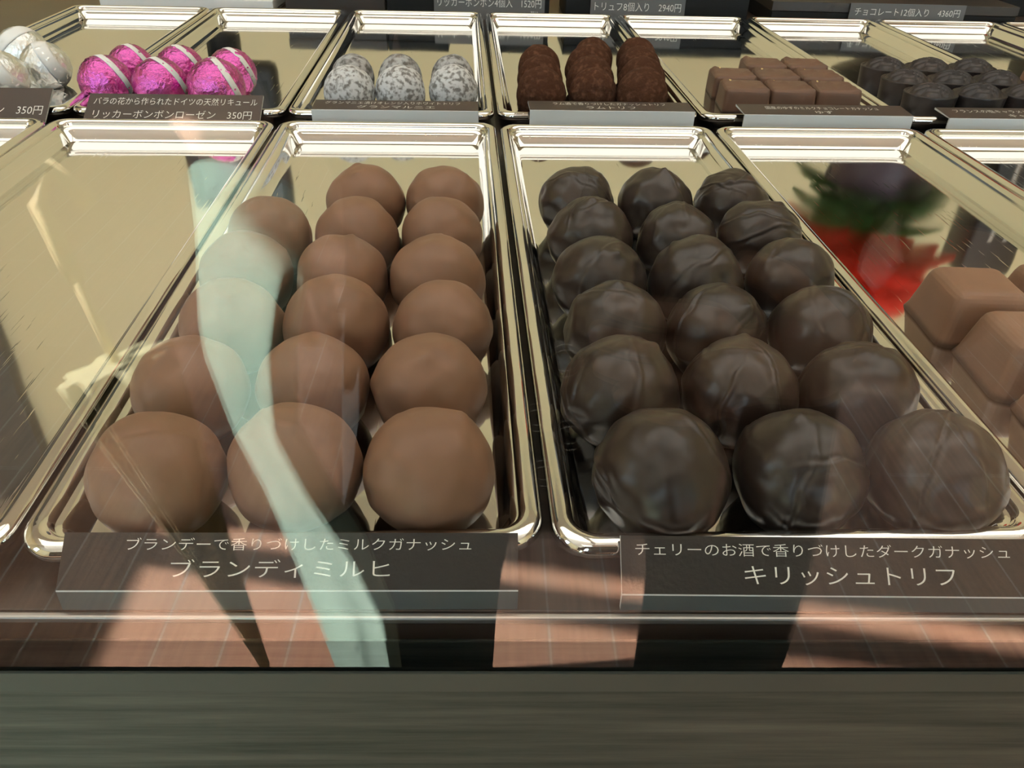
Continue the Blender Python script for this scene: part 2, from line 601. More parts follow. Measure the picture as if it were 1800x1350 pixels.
def rand_dir(rng, zmin=-1, zmax=1):
    z = rng.uniform(zmin, zmax)
    a = rng.uniform(0, 2 * PI)
    r = math.sqrt(max(0, 1 - z * z))
    return Vector((r * math.cos(a), r * math.sin(a), z))


def truffle_bm(seed, d, hr, kind, sub=5):
    rng = random.Random(seed)
    bm = bmesh.new()
    bmesh.ops.create_icosphere(bm, subdivisions=sub, radius=1.0)
    off = Vector((rng.uniform(-50, 50), rng.uniform(-50, 50), rng.uniform(-50, 50)))
    ridges = []
    nr = {'milk': rng.randint(1, 2), 'dark': rng.randint(3, 5), 'cocoa': rng.randint(1, 3), 'sugar': 0, 'foil': 0}[kind]
    for _ in range(nr):
        ridges.append((rand_dir(rng), rand_dir(rng, 0.1, 1), rng.uniform(0.018, 0.05), rng.uniform(0.4, 1.0), rng.uniform(-0.4, 0.7)))
    dents = [(rand_dir(rng, -0.1, 0.95), rng.uniform(0.08, 0.26), rng.uniform(-0.06, 0.045)) for _ in range({'milk': 3, 'dark': 6, 'cocoa': 4, 'sugar': 2, 'foil': 2}[kind])]
    peak = (rand_dir(rng, 0.8, 1.0), 0.075) if rng.random() < (0.55 if kind in ('milk', 'dark') else 0.1) else None
    amp = {'milk': 0.045, 'dark': 0.055, 'cocoa': 0.035, 'sugar': 0.03, 'foil': 0.02}[kind]
    fine = {'milk': 0.0, 'dark': 0.0015, 'cocoa': 0.012, 'sugar': 0.014, 'foil': 0.02}[kind]
    ramp = {'milk': 0.022, 'dark': 0.036, 'cocoa': 0.03, 'sugar': 0, 'foil': 0}[kind]
    h = d * hr
    for v in bm.verts:
        p = v.co.normalized()
        s = 1 + amp * noise.noise(p * 1.5 + off) + amp * 0.5 * noise.noise(p * 3.3 + off)
        if fine:
            s += fine * noise.noise(p * 9 + off) + fine * 0.6 * noise.noise(p * 18 + off)
        for nrm, c, w, g, th in ridges:
            u = p.dot(nrm) - th * 0.6 + 0.12 * noise.noise(p * 2.2 + off)
            near = math.exp(-((1 - p.dot(c)) / 0.55) ** 2)
            s += ramp * g * near * (math.exp(-(u / w) ** 2) - 0.7 * math.exp(-((u - 1.8 * w) / w) ** 2))
        for c, w, g in dents:
            a = 1 - p.dot(c)
            if a < 0.2:
                s += g * math.exp(-a / (w * w))
        if peak:
            a = 1 - p.dot(peak[0])
            if a < 0.1:
                s += 0.055 * math.exp(-a / 0.005) + 0.02 * math.exp(-a / 0.03)
        p = p * s
        x, y, z = p.x * d / 2, p.y * d / 2, p.z * h * 0.55
        lim = -h * 0.45
        if z < lim:
            z = lim
        v.co = (x, y, z + h * 0.45)
    return bm


MILK = [[(-0.0859, 0.1332, 0.0287), (-0.0889, 0.1662, 0.0283), (-0.0868, 0.1971, 0.0287), (-0.091, 0.2284, 0.0291), (-0.09, 0.2575, 0.0289)],
        [(-0.0567, 0.1363, 0.0293), (-0.0586, 0.1678, 0.0282), (-0.0575, 0.1974, 0.03), (-0.0606, 0.2273, 0.0289), (-0.0602, 0.2581, 0.029), (-0.0613, 0.2904, 0.0295)],
        [(-0.0268, 0.1348, 0.0295), (-0.0289, 0.1672, 0.0289), (-0.0273, 0.1977, 0.0287), (-0.0306, 0.2263, 0.0298), (-0.0308, 0.2611, 0.0286), (-0.0315, 0.2902, 0.0297)]]
DARK = [[(0.0246, 0.1343, 0.0305), (0.0194, 0.1656, 0.0299), (0.0221, 0.1974, 0.0293), (0.0211, 0.227, 0.0298), (0.0212, 0.2602, 0.03), (0.0194, 0.2935, 0.0291)],
        [(0.0563, 0.1357, 0.0292), (0.0506, 0.1665, 0.0292), (0.0518, 0.1975, 0.0288), (0.0522, 0.2279, 0.0299), (0.052, 0.2611, 0.0278), (0.05, 0.2941, 0.029)],
        [(0.0872, 0.1353, 0.0299), (0.0809, 0.1655, 0.0292), (0.0823, 0.1976, 0.0289), (0.0837, 0.2314, 0.0282), (0.0818, 0.2623, 0.0292), (0.0802, 0.2958, 0.0283)]]
ORD = ['nearest the front label', 'second from the front label', 'third from the front label', 'fourth from the front label', 'fifth from the front label', 'farthest from the front label']
COLN = ['left', 'middle', 'right']
for T, kind, nm, m, grp in ((MILK, 'milk', 'milk chocolate truffle', MILKC, 'milk chocolate truffles in the front tray'),
                            (DARK, 'dark', 'dark chocolate truffle', DARKC, 'dark chocolate truffles in the front tray')):
    for ci, colm in enumerate(T):
        for ri, (x, y, d) in enumerate(colm):
            o = obj('truffle', truffle_bm((17 if kind == 'milk' else 71) + ci * 13 + ri * 101, d, 0.9, kind, 6 if kind == 'dark' else 5), m, loc=(x, y, TZ))
            word = ORD[ri] if not (kind == 'milk' and ci == 0 and ri == 4) else 'farthest from the front label'
            tag(o, nm + ', ' + COLN[ci] + ' column, ' + word, 'chocolate truffle', grp)

SNOW = [(-0.0913, 0.4481, 0.0276), (-0.0642, 0.4521, 0.0273), (-0.0353, 0.4559, 0.0271), (-0.0953, 0.4862, 0.0250), (-0.0677, 0.4863, 0.0254), (-0.0373, 0.4902, 0.0250)]
for i, (x, y, d) in enumerate(SNOW):
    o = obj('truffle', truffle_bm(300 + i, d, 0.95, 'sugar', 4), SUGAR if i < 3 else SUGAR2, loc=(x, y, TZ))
    tag(o, 'white sugar-dusted truffle, ' + ('front' if i < 3 else 'back') + ' row, ' + COLN[i % 3] + ' one', 'chocolate truffle', 'sugar-dusted truffles in the back row of trays')
COCOA = [(0.0132, 0.4547, 0.0272), (0.0424, 0.4573, 0.0269), (0.0687, 0.4515, 0.0286), (0.0142, 0.487, 0.0265), (0.0431, 0.4825, 0.0278), (0.0736, 0.4843, 0.0276),
         (0.0151, 0.5166, 0.0261), (0.0448, 0.5105, 0.0285), (0.0764, 0.5144, 0.0272), (0.0502, 0.5403, 0.0265), (0.0796, 0.5443, 0.0262)]
CN = [(0, 0), (1, 0), (2, 0), (0, 1), (1, 1), (2, 1), (0, 2), (1, 2), (2, 2), (1, 3), (2, 3)]
CR = ['nearest its label', 'second from its label', 'third from its label', 'fourth from its label']
for i, (x, y, d) in enumerate(COCOA):
    o = obj('truffle', truffle_bm(500 + i * 7, d, 0.95, 'cocoa', 5 if i < 3 else 4), COCOAM, loc=(x, y, TZ))
    tag(o, 'brown cocoa-dusted truffle, ' + COLN[CN[i][0]] + ' column, ' + CR[CN[i][1]], 'chocolate truffle', 'cocoa-dusted truffles in the back row of trays')


# foil wrapped balls, each with a paper band
def foil_ball(loc, d, axis, b0, b1, m, seed, label, group):
    t = thing('foil_ball', label, 'foil-wrapped chocolate', loc, 0, group)
    h = d * 0.95
    bm = bmesh.new()
    bmesh.ops.create_icosphere(bm, subdivisions=5, radius=1.0)
    rng = random.Random(seed)
    off = Vector((rng.uniform(-50, 50), rng.uniform(-50, 50), rng.uniform(-50, 50)))

    def shape(p, lift=0.0, crease=True):
        s = 1 + lift + 0.02 * noise.noise(p * 2 + off)
        if crease:
            q = p * 7 + off
            s += 0.05 * abs(noise.noise(q * 0.8)) + 0.035 * abs(noise.noise(q * 2.0))
            # pleats gathered towards the bottom
            if p.z < 0.1:
                s += 0.02 * math.sin(17 * math.atan2(p.y, p.x) + 5 * noise.noise(p * 3 + off)) * min(1, (0.1 - p.z) * 2)
        q = Vector((p.x * s * d / 2, p.y * s * d / 2, p.z * s * h * 0.52))
        q.z = max(q.z, -h * 0.46)
        q.z += h * 0.46
        return q
    for v in bm.verts:
        v.co = shape(v.co.normalized())
    obj('foil', bm, m, t)
    ax = Vector(axis).normalized()
    u = ax.orthogonal().normalized()
    w = ax.cross(u)
    bm = bmesh.new()
    rows = []
    K, N = 6, 72
    for k in range(K + 1):
        c = b0 + (b1 - b0) * k / K
        r = math.sqrt(1 - c * c)
        rows.append([bm.verts.new(shape(ax * c + (u * math.cos(2 * PI * i / N) + w * math.sin(2 * PI * i / N)) * r, 0.035, False)) for i in range(N)])
    for a, b in zip(rows, rows[1:]):
        for i in range(N):
            bm.faces.new((a[i], a[(i + 1) % N], b[(i + 1) % N], b[i]))
    bmesh.ops.recalc_face_normals(bm, faces=bm.faces[:])
    bmesh.ops.solidify(bm, geom=bm.faces[:], thickness=0.0003)
    obj('paper_band', bm, PAPER, t)
    return t


PINK = [(-0.2273, 0.4609, 0.0271), (-0.1952, 0.4550, 0.0278), (-0.1634, 0.4498, 0.0295), (-0.2262, 0.4957, 0.0255), (-0.1958, 0.4904, 0.0269), (-0.1644, 0.4841, 0.0272)]
for i, (x, y, d) in enumerate(PINK):
    foil_ball((x, y, TZ), d, ((0.64, 0.70, 0.42), (0.60, 0.72, 0.45), (0.78, 0.52, 0.36), (0.60, 0.74, 0.42), (0.62, 0.72, 0.45), (0.70, 0.66, 0.38))[i], 0.28, 0.50, PINKF, 40 + i,
              'pink foil ball with a white paper band, ' + ('front' if i < 3 else 'back') + ' row, ' + COLN[i % 3] + ' one', 'pink foil balls')
SILVER = [(-0.2854, 0.4638, 0.0272), (-0.2745, 0.4932, 0.0263), (-0.3013, 0.5226, 0.0286)]
SL = ['silver foil ball with a wide white band, leftmost at the photo edge', 'silver foil ball with a wide white band, right one beside the pink balls', 'silver foil ball with a wide white band, rearmost of the silver balls']
for i, (x, y, d) in enumerate(SILVER):
    foil_ball((x, y, TZ), d, ((0.80, 0.20, 0.50), (0.84, 0.36, 0.42), (-0.70, 0.25, 0.62))[i], 0.10, 0.66, SILVF, 60 + i, SL[i], 'silver foil balls')


# ------------------------------------------------------------------ cubes
def cube_choc(loc, rz, base, top, h, m, label, group, stripes=False, lip=0.0, zest=None, seed=0, name='chocolate_cube'):
    rng = random.Random(seed)
    bm = bmesh.new()
    b, t = base / 2, top / 2
    v = [bm.verts.new(p) for p in ((-b, -b, 0), (b, -b, 0), (b, b, 0), (-b, b, 0), (-t, -t, h), (t, -t, h), (t, t, h), (-t, t, h))]
    for f in ((0, 3, 2, 1), (4, 5, 6, 7), (0, 1, 5, 4), (1, 2, 6, 5), (2, 3, 7, 6), (3, 0, 4, 7)):
        bm.faces.new([v[i] for i in f])
    bm.edges.ensure_lookup_table()
    eds = [e for e in bm.edges if not (e.verts[0].co.z == 0 and e.verts[1].co.z == 0)]
    bmesh.ops.bevel(bm, geom=eds, offset=base * (0.10 if stripes else 0.13), segments=5, affect='EDGES', profile=0.5)
    bmesh.ops.subdivide_edges(bm, edges=bm.edges[:], cuts=5, use_grid_fill=True)
    bmesh.ops.triangulate(bm, faces=[f for f in bm.faces if len(f.verts) > 4])
    off = Vector((seed * 3.1, seed * 1.7, 0.3))
    for w in bm.verts:
        c = w.co
        n = 0.00025 * noise.noise(c * 120 + off)
        c.x += n
        c.y += n * 0.7
        if stripes and c.z > h * 0.9:
            u = c.x * 0.35 + c.y + 0.002 * math.sin(c.x * 140)
            c.z += 0.0016 * math.exp(-((u - 0.001) / 0.0016) ** 2) + 0.0012 * math.exp(-((u + 0.005) / 0.0014) ** 2) - 0.0004
        if lip and c.z < h * 0.10:
            k = 1 + lip * (1 - c.z / (h * 0.10))
            c.x *= k + 0.01 * noise.noise(c * 300 + off)
            c.y *= k + 0.01 * noise.noise(c * 300 - off)
    o = obj(name, bm, m, loc=loc)
    o.rotation_euler = (0, 0, rz)
    tag(o, label, 'chocolate', group)
    if zest:
        bm = bmesh.new()
        for (zx, zy) in zest:
            for _ in range(3):
                bmesh.ops.create_icosphere(bm, subdivisions=2, radius=rng.uniform(0.0006, 0.0011), matrix=Matrix.Translation((zx + rng.uniform(-0.0012, 0.0012), zy + rng.uniform(-0.0008, 0.0008), h * 0.97)))
        obj('zest_crumb', bm, ZEST, o)['label'] = 'pale yellow zest crumbs'
    return o


BIG = [(0.1465, 0.2190, 'large milk chocolate cube, left column, farthest from the glass, whole in view'), (0.1480, 0.1895, 'large milk chocolate cube, left column, second from the back'),
       (0.1495, 0.1600, 'large milk chocolate cube, left column, nearest the glass, cut by the photo edge'), (0.1775, 0.2215, 'large milk chocolate cube, right column, farthest from the glass, at the photo edge'),
       (0.1790, 0.1920, 'large milk chocolate cube, right column, second from the back')]
for i, (x, y, lab) in enumerate(BIG):
    cube_choc(TW(x, y, TZ), TH - 0.06, 0.0292, 0.0228, 0.0168, MILKC, lab, 'large milk chocolate cubes', lip=0.03, seed=i)
SML = [(0, 0), (1, 0), (2, 0), (0, 1), (1, 1), (2, 1), (1, 2), (2, 2)]
SR = ['nearest its label', 'second from its label', 'third from its label']
for i, (cx, ry) in enumerate(SML):
    x = 0.1470 + cx * 0.0270 + ry * 0.0016
    y = 0.4745 + ry * 0.0298
    cube_choc(TW(x, y, TZ), TH - 0.10, 0.0266, 0.0254, 0.0136, CUBEC, 'small chocolate cube with zest, ' + COLN[cx] + ' column, ' + SR[ry], 'small chocolate cubes with zest',
              stripes=True, zest=[(-0.0085, 0.0065)], seed=20 + i)


# dark oval ridged chocolates
def oval_bm(seed):
    bm = bmesh.new()
    N = 48
    h = 0.0155
    a, b = 0.0148, 0.0133
    prof = [(0.0, 0.0), (0.90, 0.0), (0.93, 0.0006), (0.99, h - 0.0012), (1.0, h - 0.0004), (0.985, h), (0.93, h + 0.0001), (0.89, h - 0.0005), (0.85, h - 0.0006)]
    for t in range(1, 9):
        r = 0.85 * (1 - t / 8)
        prof.append((r, h - 0.0006 + 0.0052 * (1 - (r / 0.85) ** 2) ** 0.8))
    rings = []
    for r, z in prof:
        r = max(r, 0.004)
        ring = []
        for i in range(N):
            t = 2 * PI * i / N
            x, y = r * a * math.cos(t), r * b * math.sin(t)
            zz = z
            if r < 0.82 and z > h - 0.001:
                u = y + 0.35 * x + 9 * x * x
                zz += 0.0010 * math.sin(u * 2 * PI / 0.0036)
            ring.append(bm.verts.new((x, y, zz)))
        rings.append(ring)
    for p, q in zip(rings, rings[1:]):
        for i in range(N):
            bm.faces.new((p[i], p[(i + 1) % N], q[(i + 1) % N], q[i]))
    bm.faces.new(rings[0][::-1])
    bm.faces.new(rings[-1])
    bmesh.ops.recalc_face_normals(bm, faces=bm.faces[:])
    return bm


ov_mesh = None
for r in range(3):
    for c in range(3):
        x = 0.2475 + c * 0.0286 + r * 0.0008
        y = 0.4525 + r * 0.0315
        if ov_mesh is None:
            o = obj('ridged_oval_chocolate', oval_bm(1), BLACKC)
            ov_mesh = o.data
        else:
            o = bpy.data.objects.new('ridged_oval_chocolate', ov_mesh)
            COL.objects.link(o)
        o.location = TW(x, y, TZ)
        o.rotation_euler = (0, 0, TH + 0.03 * ((r * 3 + c) % 3 - 1))
        tag(o, 'dark oval chocolate with a ridged top, ' + COLN[c] + ' column, ' + SR[r], 'chocolate', 'dark oval ridged chocolates')
cube_choc(TW(0.3475, 0.500, TZ), TH, 0.026, 0.022, 0.018, MILKC, 'brown chocolate at the right photo edge, in the tray beside the dark oval chocolates', None, seed=77, name='chocolate_block')


# ------------------------------------------------------------------ labels
def text_mesh(s, height, width=None, bold=-0.008):
    c = bpy.data.curves.new('lettering', 'FONT')
    c.body = s
    c.size = 1.0
    c.align_x = 'CENTER'
    c.align_y = 'CENTER'
    c.resolution_u = 3
    c.offset = bold
    o = bpy.data.objects.new('tmp', c)
    COL.objects.link(o)
    dg = bpy.context.evaluated_depsgraph_get()
    dg.update()
    me = bpy.data.meshes.new_from_object(o.evaluated_get(dg))
    bpy.data.objects.remove(o)
    bpy.data.curves.remove(c)
    xs = [v.co.x for v in me.vertices]
    ys = [v.co.y for v in me.vertices]
    if not xs:
        return me
    cx, cy = (min(xs) + max(xs)) / 2, (min(ys) + max(ys)) / 2
    sx = (width / (max(xs) - min(xs))) if width else height / (max(ys) - min(ys))
    sy = height / (max(ys) - min(ys))
    for v in me.vertices:
        v.co.x = (v.co.x - cx) * sx
        v.co.y = (v.co.y - cy) * sy
    return me


def price_label(origin, rz, x0, x1, prof, mats, lines, label, group='folded price labels in front of the trays', name='price_label'):
    """prof: (y,z) points bottom, ridge, top of the outer skin; lines: (text, centre along x, fraction up the face, height, width)"""
    (yb, zb), (yr, zr), (yt, zt) = prof
    th = 0.0011
    bm = bmesh.new()
    f = Vector((0, yt - yr, zt - zr))
    L = f.length
    f.normalize()
    n = Vector((0, -f.z, f.y))
    ib = Vector((0, yb + th, zb))
    ir = Vector((0, yr + th, zr - th * 0.4))
    it = Vector((0, yt, zt)) - n * th
    sec = [Vector((0, yb, zb)), Vector((0, yr, zr - 0.00022)), Vector((0, yr, zr)) + f * 0.00016, Vector((0, yt, zt)), it, ir, ib]
    A = [bm.verts.new((x0, p.y, p.z)) for p in sec]
    B = [bm.verts.new((x1, p.y, p.z)) for p in sec]
    mi = [1, 2, 0, 2, len(mats) - 1, len(mats) - 1, 2]
    for i in range(7):
        j = (i + 1) % 7
        bm.faces.new((A[i], B[i], B[j], A[j])).material_index = mi[i]
    for S_ in (A, B):
        bm.faces.new((S_[0], S_[1], S_[5], S_[6])).material_index = 2
        bm.faces.new((S_[1], S_[2], S_[3], S_[4], S_[5])).material_index = 2
    bmesh.ops.recalc_face_normals(bm, faces=bm.faces[:])
    o = obj(name, bm, mats, smooth=False, loc=origin)
    o.rotation_euler = (0, 0, rz)
    tag(o, label, 'price label', group)
    for s, cx, fr, hh, ww in lines:
        me = text_mesh(s, hh, ww)
        me.materials.append(LETTER)
        t = bpy.data.objects.new('lettering', me)
        COL.objects.link(t)
        t.parent = o
        p = Vector((cx, yr, zr)) + f * (L * fr) + n * 0.00006
        t.matrix_local = Matrix(((1, 0, 0, p.x), (0, f.y, n.y, p.y), (0, f.z, n.z, p.z), (0, 0, 0, 1)))
        t['label'] = 'cream lettering'
    return o


# front row
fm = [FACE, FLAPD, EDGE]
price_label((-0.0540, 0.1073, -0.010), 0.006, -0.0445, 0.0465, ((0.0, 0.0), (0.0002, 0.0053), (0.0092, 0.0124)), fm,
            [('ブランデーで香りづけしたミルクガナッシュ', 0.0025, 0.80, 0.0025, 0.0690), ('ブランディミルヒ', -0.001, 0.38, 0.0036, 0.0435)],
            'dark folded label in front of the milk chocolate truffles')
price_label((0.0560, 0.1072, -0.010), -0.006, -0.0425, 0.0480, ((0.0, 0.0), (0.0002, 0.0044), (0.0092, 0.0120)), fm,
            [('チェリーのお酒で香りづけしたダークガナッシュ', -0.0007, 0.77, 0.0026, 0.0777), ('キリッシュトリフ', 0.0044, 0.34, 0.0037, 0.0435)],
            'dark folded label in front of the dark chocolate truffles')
# back row
bmts = [FACE2, FLAPL, EDGE]
S2 = (bmts, 'folded price labels in front of the trays')
price_label(TW(-0.052, 0.417, -0.010), TH, -0.0425, 0.0425, ((0, 0), (0, 0.0132), (0.0165, 0.0136)), bmts,
            [('グランマニエ漬けオレンジ入りホワイトトリフ', -0.002, 0.72, 0.0045, 0.070), ('グランマルニエ', 0.0, 0.32, 0.0045, 0.040)],
            'folded label with pale front in front of the sugar-dusted white truffles')
price_label(TW(0.0600, 0.417, -0.010), TH, -0.0430, 0.0435, ((0, 0), (0, 0.0141), (0.0165, 0.0143)), bmts,
            [('ラム酒で香りづけしたガナッシュトリフ', 0.0, 0.72, 0.0045, 0.060), ('ラムトリフ', 0.0, 0.32, 0.0045, 0.026)],
            'folded label with pale front in front of the cocoa-dusted truffles')
price_label(TW(0.1755, 0.417, -0.010), TH, -0.0455, 0.0460, ((0, 0), (0, 0.0130), (0.0170, 0.0138)), bmts,
            [('国産のゆずのミルクチョコレートガナッシュ', 0.0, 0.66, 0.0045, 0.062), ('ゆず', -0.001, 0.28, 0.0045, 0.0095)],
            'folded label with pale front in front of the small cubes with zest')
price_label(TW(0.2840, 0.417, -0.010), TH, -0.0425, 0.0450, ((0, 0), (0, 0.0122), (0.0170, 0.0132)), bmts,
            [('フランスの塩キャラメルガナッシュ', -0.004, 0.66, 0.0045, 0.062), ('キャラメル', 0.006, 0.28, 0.0045, 0.026)],
            'folded label with pale front in front of the dark oval chocolates')
price_label(TW(-0.1650, 0.4108, -0.010), TH, -0.0435, 0.0440, ((0, 0), (0.0002, 0.0040), (0.0217, 0.0157)), [FACE2, FLAPL, EDGE, FACE],
            [('バラの花から作られたドイツの天然リキュール', 0.0005, 0.79, 0.0050, 0.0820), ('リッカーボンボンローゼン　350円', 0.0, 0.42, 0.0058, 0.0790)],
            'sloping brown price card in front of the pink foil balls')
price_label(TW(-0.2690, 0.4108, -0.010), TH, -0.0435, 0.0425, ((0, 0), (0.0002, 0.0040), (0.0217, 0.0180)), [FACE2, FLAPL, EDGE, FACE],
            [('リッカーボンボン　350円', 0.010, 0.45, 0.0058, 0.0600)],
            'sloping brown price card in front of the silver foil balls, at the left photo edge')

# ------------------------------------------------------------------ boxes behind the trays
BY = 0.742
ZB = -0.0098


def carton(x0, x1, z1, m, label, group, lid=None):
    t = thing('gift_box', label, 'box', (0.5 * (x0 + x1), BY, ZB), 0, group)
    w = (x1 - x0) / 2
    obj('box_base', box_bm((-w, 0, 0), (w, 0.075, z1 - ZB - 0.008), 0.0006), m, t, smooth=False)
    obj('box_lid', box_bm((-w - 0.0006, -0.0006, z1 - ZB - 0.0078), (w + 0.0006, 0.0756, z1 - ZB), 0.0006), lid or m, t, smooth=False)
    return t


carton(-0.345, -0.201, 0.0005, PAPER, 'pale box behind the tray of silver foil balls', 'boxes standing behind the back trays')
carton(-0.190, -0.106, 0.019, BROWNB, 'dark brown box behind the tray of pink foil balls', 'boxes standing behind the back trays')
carton(-0.104, -0.053, 0.019, BLACKB, 'black box behind the sugar-dusted truffles, left of the cream gap', 'boxes standing behind the back trays')
carton(-0.030, 0.034, 0.019, BLACKB, 'black box behind the grey 1520円 card', 'boxes standing behind the back trays')
carton(0.048, 0.205, 0.019, BLACKB, 'long black box behind the grey 2940円 card', 'boxes standing behind the back trays')
carton(0.226, 0.440, 0.010, BLACKB, 'long black box behind the grey 4360円 card', 'boxes standing behind the back trays', lid=BROWNB)


t = thing('storage_box', 'black box standing behind the long box with the 4360円 card', 'box', (0.36, 0.822, ZB), 0, 'boxes standing behind the back trays')
obj('box_base', box_bm((-0.15, 0, 0), (0.15, 0.037, 0.034), 0.0006), BLACKB, t, smooth=False)
obj('box_lid', box_bm((-0.1506, -0.0006, 0.0342), (0.1506, 0.0376, 0.042), 0.0006), BLACKB, t, smooth=False)


def price_card(x0, x1, z0, z1, text, tw, zt, th, label):
    w = (x1 - x0) / 2
    o = obj('price_card', box_bm((-w, 0, 0), (w, 0.0008, z1 - z0)), GREYC, smooth=False, loc=((x0 + x1) / 2, BY - 0.0035, ZB))
    o.rotation_euler = (-0.08, 0, 0.01)
    tag(o, label, 'price card', 'grey price cards leaning on the boxes')
    for s, cx, zz, hh, ww in ((text, 0, zt - z0, th, tw), ('税込', w * 0.82, zt - z0 - th * 1.0, th * 0.3, w * 0.15)):
        me = text_mesh(s, hh, ww)
        me.materials.append(LETTER)
        t = bpy.data.objects.new('lettering', me)
        COL.objects.link(t)
        t.parent = o
        t.matrix_local = Matrix(((1, 0, 0, cx), (0, 0, -1, -0.0001), (0, 1, 0, zz), (0, 0, 0, 1)))
        t['label'] = 'pale lettering'


price_card(-0.0640, 0.0300, ZB, 0.012, 'リッカーボンボン4個入　1520円', 0.088, 0.0035, 0.0068, 'grey price card reading 1520円')
price_card(0.0690, 0.1500, ZB, 0.012, 'トリュフ8個入り　2940円', 0.074, 0.0030, 0.0068, 'grey price card reading 2940円')
price_card(0.2920, 0.3930, ZB, 0.0105, 'チョコレート12個入り　4360円', 0.092, 0.0040, 0.0062, 'grey price card reading 4360円')

# ------------------------------------------------------------------ things behind the case that the trays mirror
t = thing('register_screen', 'grey screen in a black frame on a floor stand behind the display case', 'screen', (-0.335, 1.0, FZ))
obj('stand_base', box_bm((-0.12, -0.1, 0), (0.12, 0.1, 0.02), 0.005), BLACKM, t)
bm = bmesh.new()
tube(bm, [(0, 0.02, 0.02), (0, 0.02, 1.06)], 0.02)
obj('pole', bm, BLACKM, t)
obj('screen_frame', box_bm((-0.064, -0.012, 1.0), (0.064, 0.012, 1.184), 0.008), BLACKM, t)
obj('screen', box_bm((-0.045, -0.0135, 1.02), (0.054, -0.0115, 1.166)), SCREENM, t)

t = thing('potted_plant', 'red flowering plant with green leaves on a black column behind the case', 'plant', (0.49, 1.0, FZ))
bm = bmesh.new()
lathe(bm, [(0.11, 0), (0.11, 0.02), (0.05, 0.05), (0.05, 0.98), (0.09, 1.0), (0.09, 1.02)], 24)
obj('column', bm, BLACKM, t)
bm = bmesh.new()
lathe(bm, [(0.045, 1.02), (0.06, 1.10), (0.066, 1.13), (0.058, 1.13), (0.05, 1.11)], 24)
obj('pot', bm, POTM, t)


def leaves(n, zc, rad, up, m, name, seed, lw):
    rng = random.Random(seed)
    bm = bmesh.new()
    for i in range(n):
        a = 2 * PI * i / n + rng.uniform(-0.3, 0.3)
        d = Vector((math.cos(a), math.sin(a), 0))
        s = Vector((-d.y, d.x, 0))
        r = rad * rng.uniform(0.75, 1.1)
        z0 = zc + rng.uniform(-0.02, 0.02)
        prev = None
        for k in range(6):
            tt = k / 5
            p = d * r * tt + Vector((0, 0, z0 + up * tt - 1.1 * up * tt * tt))
            w = lw * math.sin(PI * min(0.98, tt * 0.85 + 0.1))
            row = [bm.verts.new(p - s * w), bm.verts.new(p + Vector((0, 0, -w * 0.3))), bm.verts.new(p + s * w)]
            if prev:
                for j in range(2):
                    bm.faces.new((prev[j], prev[j + 1], row[j + 1], row[j]))
            prev = row
    bmesh.ops.recalc_face_normals(bm, faces=bm.faces[:])
    bmesh.ops.solidify(bm, geom=bm.faces[:], thickness=0.001)
    return obj(name, bm, m, t)


leaves(16, 1.13, 0.11, 0.06, GREEN, 'leaves', 3, 0.025)
leaves(14, 1.16, 0.10, 0.05, GREEN, 'leaves', 4, 0.025)
for i, (n_, z_, r_) in enumerate(((18, 1.22, 0.115), (18, 1.24, 0.12), (16, 1.27, 0.115), (14, 1.30, 0.10), (10, 1.33, 0.07))):
    leaves(n_, z_, r_, 0.05, RED, 'petals', 5 + i, 0.034)
t = thing('post', 'black post with two pale stripes right of the red flowering plant', 'post', (0.660, 1.0, FZ))
obj('pole', box_bm((-0.035, -0.03, 0), (0.035, 0.03, 1.25), 0.006), BLACKM, t)
for x in (-0.010, 0.010):
    obj('stripe', box_bm((x - 0.0025, -0.0315, 0.02), (x + 0.0025, -0.0298, 1.2)), TRIMM, t)
obj('foot', box_bm((-0.045, -0.08, 0), (0.12, 0.08, 0.02), 0.004), BLACKM, t)


# ------------------------------------------------------------------ the photographer, mirrored in the glass
def skin(name, verts, edges, radii, m, parent, root=0, sub=2, loc=None):
    me = bpy.data.meshes.new(name)
    me.from_pydata([tuple(v) for v in verts], edges, [])
    me.materials.append(m)
    o = bpy.data.objects.new(name, me)
    COL.objects.link(o)
    if parent:
        o.parent = parent
    sk = o.modifiers.new('skin', 'SKIN')
    sk.use_smooth_shade = True
    for i, r in enumerate(radii):
        d = me.skin_vertices[0].data[i]
        d.radius = r if isinstance(r, tuple) else (r, r)
        d.use_root = (i == root)
    s = o.modifiers.new('sub', 'SUBSURF')
    s.levels = sub
    s.render_levels = sub
    return o


who = thing('person', 'person in dark sweater and black trousers holding a black bag, mirrored in the glass front', 'person', (0.065, -0.33, FZ))
BX, BYY = 0.065, -0.33


def L(x, y, z):
    return Vector((x - BX, y - BYY, z - FZ))


# body: pelvis, spine, head core, arms to the wrists, legs to the ankles
bv = [L(0.065, -0.35, -0.02), L(0.065, -0.36, 0.14), L(0.065, -0.36, 0.32), L(0.065, -0.35, 0.45), L(0.065, -0.33, 0.53), L(0.065, -0.30, 0.60),
      L(-0.10, -0.36, 0.44), L(-0.20, -0.35, 0.20), L(-0.215, -0.36, 0.000), L(-0.190, -0.335, -0.030), L(-0.170, -0.315, -0.060),
      L(0.23, -0.36, 0.44), L(0.31, -0.35, 0.20), L(0.315, -0.30, -0.020), L(0.255, -0.21, -0.085), L(0.185, -0.166, -0.115),
      L(-0.03, -0.35, -0.08), L(-0.075, -0.33, -0.45), L(-0.085, -0.35, -0.83), L(-0.09, -0.25, -0.89),
      L(0.16, -0.35, -0.08), L(0.215, -0.33, -0.45), L(0.225, -0.35, -0.83), L(0.235, -0.25, -0.89)]
